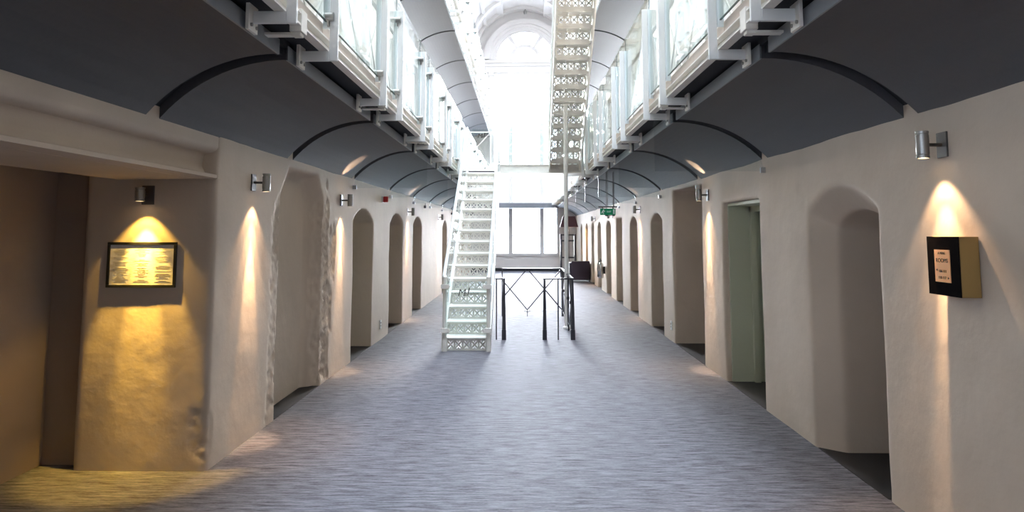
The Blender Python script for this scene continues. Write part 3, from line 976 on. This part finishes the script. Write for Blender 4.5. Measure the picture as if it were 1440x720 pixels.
# globe lamps added to brighten the first gallery's walls
for (nm, s_) in (('left', -1), ('right', 1)):
    cnt = 0
    for k in range(6):
        y = 5.2 + 4.9 * k
        if y > 28: continue
        r = thing('added_gallery_lamp', 'added white globe lamp on the first %s gallery wall behind the glass, %s from the camera' % (nm, ORD[cnt]), 'wall lamp', (s_ * 2.16, y, 4.7), -s_ * PI / 2, 'added globe lamps of the first gallery'); cnt += 1
        MB().box(-.05, .05, -.012, 0, -.05, .05).build('back_plate', M['white_metal'], r)
        MB().tube((0, -.01, 0), (0, -.10, 0), .01).build('arm', M['white_metal'], r, smooth=True)
        MB().lathe([(.07 * math.sin(PI * q / 10), .07 * math.cos(PI * q / 10)) for q in range(11)], 0, -.15, 16).build('globe', M['globe'], r, smooth=True)
        l = bpy.data.lights.new('lamp_light', 'POINT'); l.energy = 22; l.color = (1, .90, .78); l.shadow_soft_size = .09
        lo = bpy.data.objects.new('lamp_light', l); C.objects.link(lo); lo.parent = r; lo.location = (0, -.27, 0)

# ------------------------------------------------------------------ framed document on the pier
fr = thing('framed_document', 'black framed printed document hanging on the yellow-lit pier', 'framed document', (-2.785, 4.995, 1.46))
b = MB(); W, H_ = .255, .165
for (a, c, d, e) in ((-W, W, H_ - .02, H_), (-W, W, -H_, -H_ + .02), (-W, -W + .02, -H_ + .02, H_ - .02), (W - .02, W, -H_ + .02, H_ - .02)): b.box(a, c, -.016, 0, d, e)
b.build('frame', M['black_frame'], fr, bevel=.002)
MB().box(-W + .018, W - .018, -.007, -.003, -H_ + .018, H_ - .018).build('paper', M['paper'], fr)
b = MB()
for cxx in (-.155, 0, .155):
    z = H_ - .045
    while z > -H_ + .035:
        wd = random.uniform(.02, .06)
        if random.random() < .85: b.box(cxx - wd, cxx + wd, -.0080, -.007, z, z + .0022)
        z -= .0085
b.build('printed_text', M['ink'], fr)
MB().box(-W + .018, W - .018, -.012, -.011, -H_ + .018, H_ - .018).build('glazing', M['window_glass'], fr)

# ------------------------------------------------------------------ ROOMS sign
rs = thing('room_sign', 'black and gold box sign reading ROOMS on the right wall', 'sign', (XR, 3.68, 1.52), -PI / 2)
MB().box(-.135, .135, -.098, 0, -.155, .155).build('box_body', M['gold'], rs, bevel=.002)
MB().box(-.135, .135, -.106, -.099, -.155, .155).build('front_panel', M['black_leather'], rs)
MB().box(-.065, .065, -.110, -.106, -.085, .085).build('plate', M['copper'], rs)
for body, size, x, z in (('A WING', .017, 0, .067), ('ROOMS', .030, 0, .028), ('\u25c2', .02, -.048, -.022), ('106-111', .020, .003, -.028), ('110-117', .020, -.003, -.062), ('\u25b8', .02, .05, -.062)):
    if body in '\u25c2\u25b8':
        k = -1 if body == '\u25c2' else 1
        MB().prism([(x - k * .005, z - .006), (x + k * .006, z), (x - k * .005, z + .006)], 'y', -.1112, -.110).build('lettering', M['dark_ink'], rs)
    else:
        t = text_mesh(body, size, M['dark_ink'], 'lettering', 0, .0006, rs)
        t.location = (x, -.1108, z); t.rotation_euler = (PI / 2, 0, 0)

# ------------------------------------------------------------------ exit sign
ex = thing('exit_sign', 'green running-man exit sign hanging below the right curved ceiling', 'exit sign', (1.49, 12.0, 2.05))
MB().box(-.135, .135, -.012, .012, -.055, .055).build('panel', M['green_sign'], ex, bevel=.003)
MB().box(-.17, .16, -.03, .03, .075, .095).build('hanging_bar', M['dark_metal'], ex)
MB().tube((.0, 0, .095), (.0, 0, .73), .004, n=6).tube((.11, 0, .095), (.11, 0, .725), .004, n=6).box(-.1, -.08, -.005, .005, .05, .08).box(.08, .1, -.005, .005, .05, .08).build('rods', M['dark_metal'], ex)
b = MB(); y = -.0135
b.tube((-.075, y + .001, .03), (-.075, y - .001, .03), .010, n=12)
for a, c in (((-.078, .018), (-.088, -.008)), ((-.088, -.008), (-.072, -.022)), ((-.072, -.022), (-.078, -.042)), ((-.088, -.008), (-.105, -.020)), ((-.105, -.020), (-.118, -.020)),
             ((-.078, .016), (-.060, .004)), ((-.060, .004), (-.050, .012)), ((-.078, .016), (-.098, .012)), ((-.098, .012), (-.104, -.002))):
    b.bar((a[0], y, a[1]), (c[0], y, c[1]), .009, .002, up=(0, 1, 0))
b.build('running_man', M['sign_white'], ex)
MB().box(.088, .118, y - .001, y + .001, -.04, .04).build('doorway_symbol', M['sign_white'], ex)
t = text_mesh('EXIT', .038, M['sign_white'], 'lettering', 0, .0006, ex); t.location = (.02, -.0135, 0); t.rotation_euler = (PI / 2, 0, 0)
for i, x in enumerate((1.50, 1.62)):
    o = thing('spotlight', 'small dark spotlight under the exit sign bar, %s' % ('left one' if i == 0 else 'right one'), 'spotlight', (x, 12.25, 1.98))
    MB().tube((0, 0, 0), (0, .0, .07), .028, n=14).build('lamp_head', M['dark_metal'], o, smooth=True)
    MB().tube((0, 0, .07), (0, 0, .79), .006, n=8).build('stem', M['dark_metal'], o)

# small wall fittings
o = thing('fire_alarm', 'small red fire alarm sounder high on the left wall', 'fire alarm', (XL, 10.95, 2.22), PI / 2)
MB().box(-.05, .05, -.02, 0, -.05, .05).build('base', M['white_plastic'], o)
MB().lathe([(0, -.045), (.038, -.045), (.042, -.03), (.042, .03), (.038, .045), (0, .045)], 0, -.055, 16).build('sounder', M['red'], o, smooth=True)
for (x, y, rz, d) in ((XL, 10.95, PI / 2, 'left wall beyond the first arched doorway'), (XR, 10.9, -PI / 2, 'right wall beyond the square recess')):
    o = thing('power_socket', 'small white power socket low on the ' + d, 'socket', (x, y, .24), rz)
    MB().box(-.045, .045, -.012, 0, -.07, .07).build('face_plate', M['white_plastic'], o, bevel=.003)
    MB().box(-.012, .012, -.016, -.012, .015, .035).box(-.006, .006, -.015, -.012, -.03, -.005).build('switch', M['dark_ink'], o)
# sensor boxes under the vault line on the left
for (y, d) in ((15.6, 'nearer'), (21.5, 'farther')):
    o = thing('sensor_box', 'tiny dark sensor under the left curved ceiling, the %s one' % d, 'sensor', (XL, y, 2.27), PI / 2)
    MB().box(-.03, .03, -.05, 0, -.03, .03).build('housing', M['dark_metal'], o)
    MB().tube((0, -.03, .03), (0, -.03, .08), .006, n=8).build('stem', M['dark_metal'], o)
# camera bead on the arch crown
o = thing('arch_camera', 'small round camera fixed at the crown of the window arch', 'ceiling lamp', (.12, 29.6, ZS + RR - .28))
MB().lathe([(0, -.09), (.06, -.07), (.08, 0), (.06, .07), (0, .09)], 0, 0, 14).build('camera_housing', M['lamp_metal'], o, smooth=True)
MB().tube((0, 0, .08), (0, 0, .16), .02).build('stem', M['dark_metal'], o)

# fire extinguisher on the right
o = thing('fire_extinguisher', 'polished steel fire extinguisher with black hose on the right wall', 'fire extinguisher', (XR - .12, 19.55, .42))
MB().lathe([(0, -.02), (.07, -.02), (.08, 0), (.08, .34), (.07, .38), (.03, .41), (.025, .44), (0, .44)], 0, 0, 18).build('cylinder', M['steel_shine'], o, smooth=True)
MB().box(-.02, .02, -.06, .03, .44, .48).bar((0, -.03, .47), (0, .09, .52), .03, .012).build('valve_handle', M['black_rubber'], o)
b = MB(); pts = [(0, -.06, .46), (-.05, -.09, .45), (-.09, -.1, .38), (-.10, -.1, .25), (-.09, -.09, .10)]
for a, c in zip(pts, pts[1:]): b.tube(a, c, .014, n=8)
b.tube((-.09, -.09, .10), (-.085, -.09, .02), .02, .03, n=10)
b.build('hose', M['black_rubber'], o, smooth=True)
MB().box(.07, .12, -.03, .03, .1, .3).build('wall_bracket', M['black_rubber'], o)

# ------------------------------------------------------------------ far end furniture
o = thing('floor_lamp', 'tall floor lamp with aubergine shade in the far right corner', 'floor lamp', (1.70, 25.3, 0))
A = [(-.33, -.22, 1.88), (.33, -.22, 1.88), (.33, .22, 1.88), (-.33, .22, 1.88)]; B_ = [(-.22, -.14, 2.27), (.22, -.14, 2.27), (.22, .14, 2.27), (-.22, .14, 2.27)]
b = MB(); n0 = len(b.v)
b.add(A + B_, [(0, 1, 5, 4), (1, 2, 6, 5), (2, 3, 7, 6), (3, 0, 4, 7)])
sh = b.build('lamp_shade', M['shade'], o); md = sh.modifiers.new('s', 'SOLIDIFY'); md.thickness = .008
b = MB(); k = .965
b.add([(p[0] * k, p[1] * k, p[2] + (.002 if i < 4 else -.002)) for i, p in enumerate(A + B_)], [(0, 1, 5, 4), (1, 2, 6, 5), (2, 3, 7, 6), (3, 0, 4, 7)])
ln = b.build('lining', M['shade_in'], sh); md = ln.modifiers.new('s', 'SOLIDIFY'); md.thickness = .003
MB().tube((0, 0, .03), (0, 0, 2.0), .015).build('pole', M['black_iron'], o, smooth=True)
MB().lathe([(0, 0), (.18, 0), (.18, .02), (.03, .035), (0, .035)], 0, 0, 24).build('base', M['black_iron'], o, smooth=True)
MB().lathe([(0, 1.98), (.04, 2.0), (.055, 2.06), (.03, 2.12), (0, 2.13)], 0, 0, 14).build('bulb', M['bulb'], o, smooth=True)
l = bpy.data.lights.new('lamp_light', 'POINT'); l.energy = 45; l.color = (1, .66, .28); l.shadow_soft_size = .06
lo = bpy.data.objects.new('lamp_light', l); C.objects.link(lo); lo.parent = o; lo.location = (0, 0, 1.93)

o = thing('display_stand', 'black metal frame stand in front of the aubergine floor lamp', 'stand', (1.63, 24.75, 0))
for sx in (-1, 1): MB().box(sx * .25 - .035, sx * .25 + .035, -.03, .03, 0, 1.62).build('upright', M['black_iron'], o, bevel=.003)
for z in (1.59, 1.38, .78, .12): MB().box(-.215, .215, -.02, .02, z - .025, z + .025).build('crossbar', M['black_iron'], o)
for sx in (-1, 1): MB().box(sx * .25 - .035, sx * .25 + .035, -.2, .2, 0, .04).build('foot', M['black_iron'], o)

o = thing('armchair', 'dark aubergine box armchair against the right wall at the far end', 'armchair', (1.98, 23.9, 0))
MB().box(-.30, .30, -.10, .40, .10, .40).build('seat', M['aubergine'], o, bevel=.03)
MB().box(-.31, .31, -.32, -.12, .06, .70).build('backrest', M['aubergine'], o, bevel=.02)
for sx in (-1, 1): MB().box(sx * .31 - .07, sx * .31 + (.07 if sx < 0 else .01), -.30, .42, .06, .64).build('armrest', M['aubergine'], o, bevel=.02)
for sx in (-1, 1):
    for sy in (-.28, .38): MB().box(sx * .28 - .02, sx * .28 + .02, sy - .02, sy + .02, 0, .06).build('leg', M['black_iron'], o)
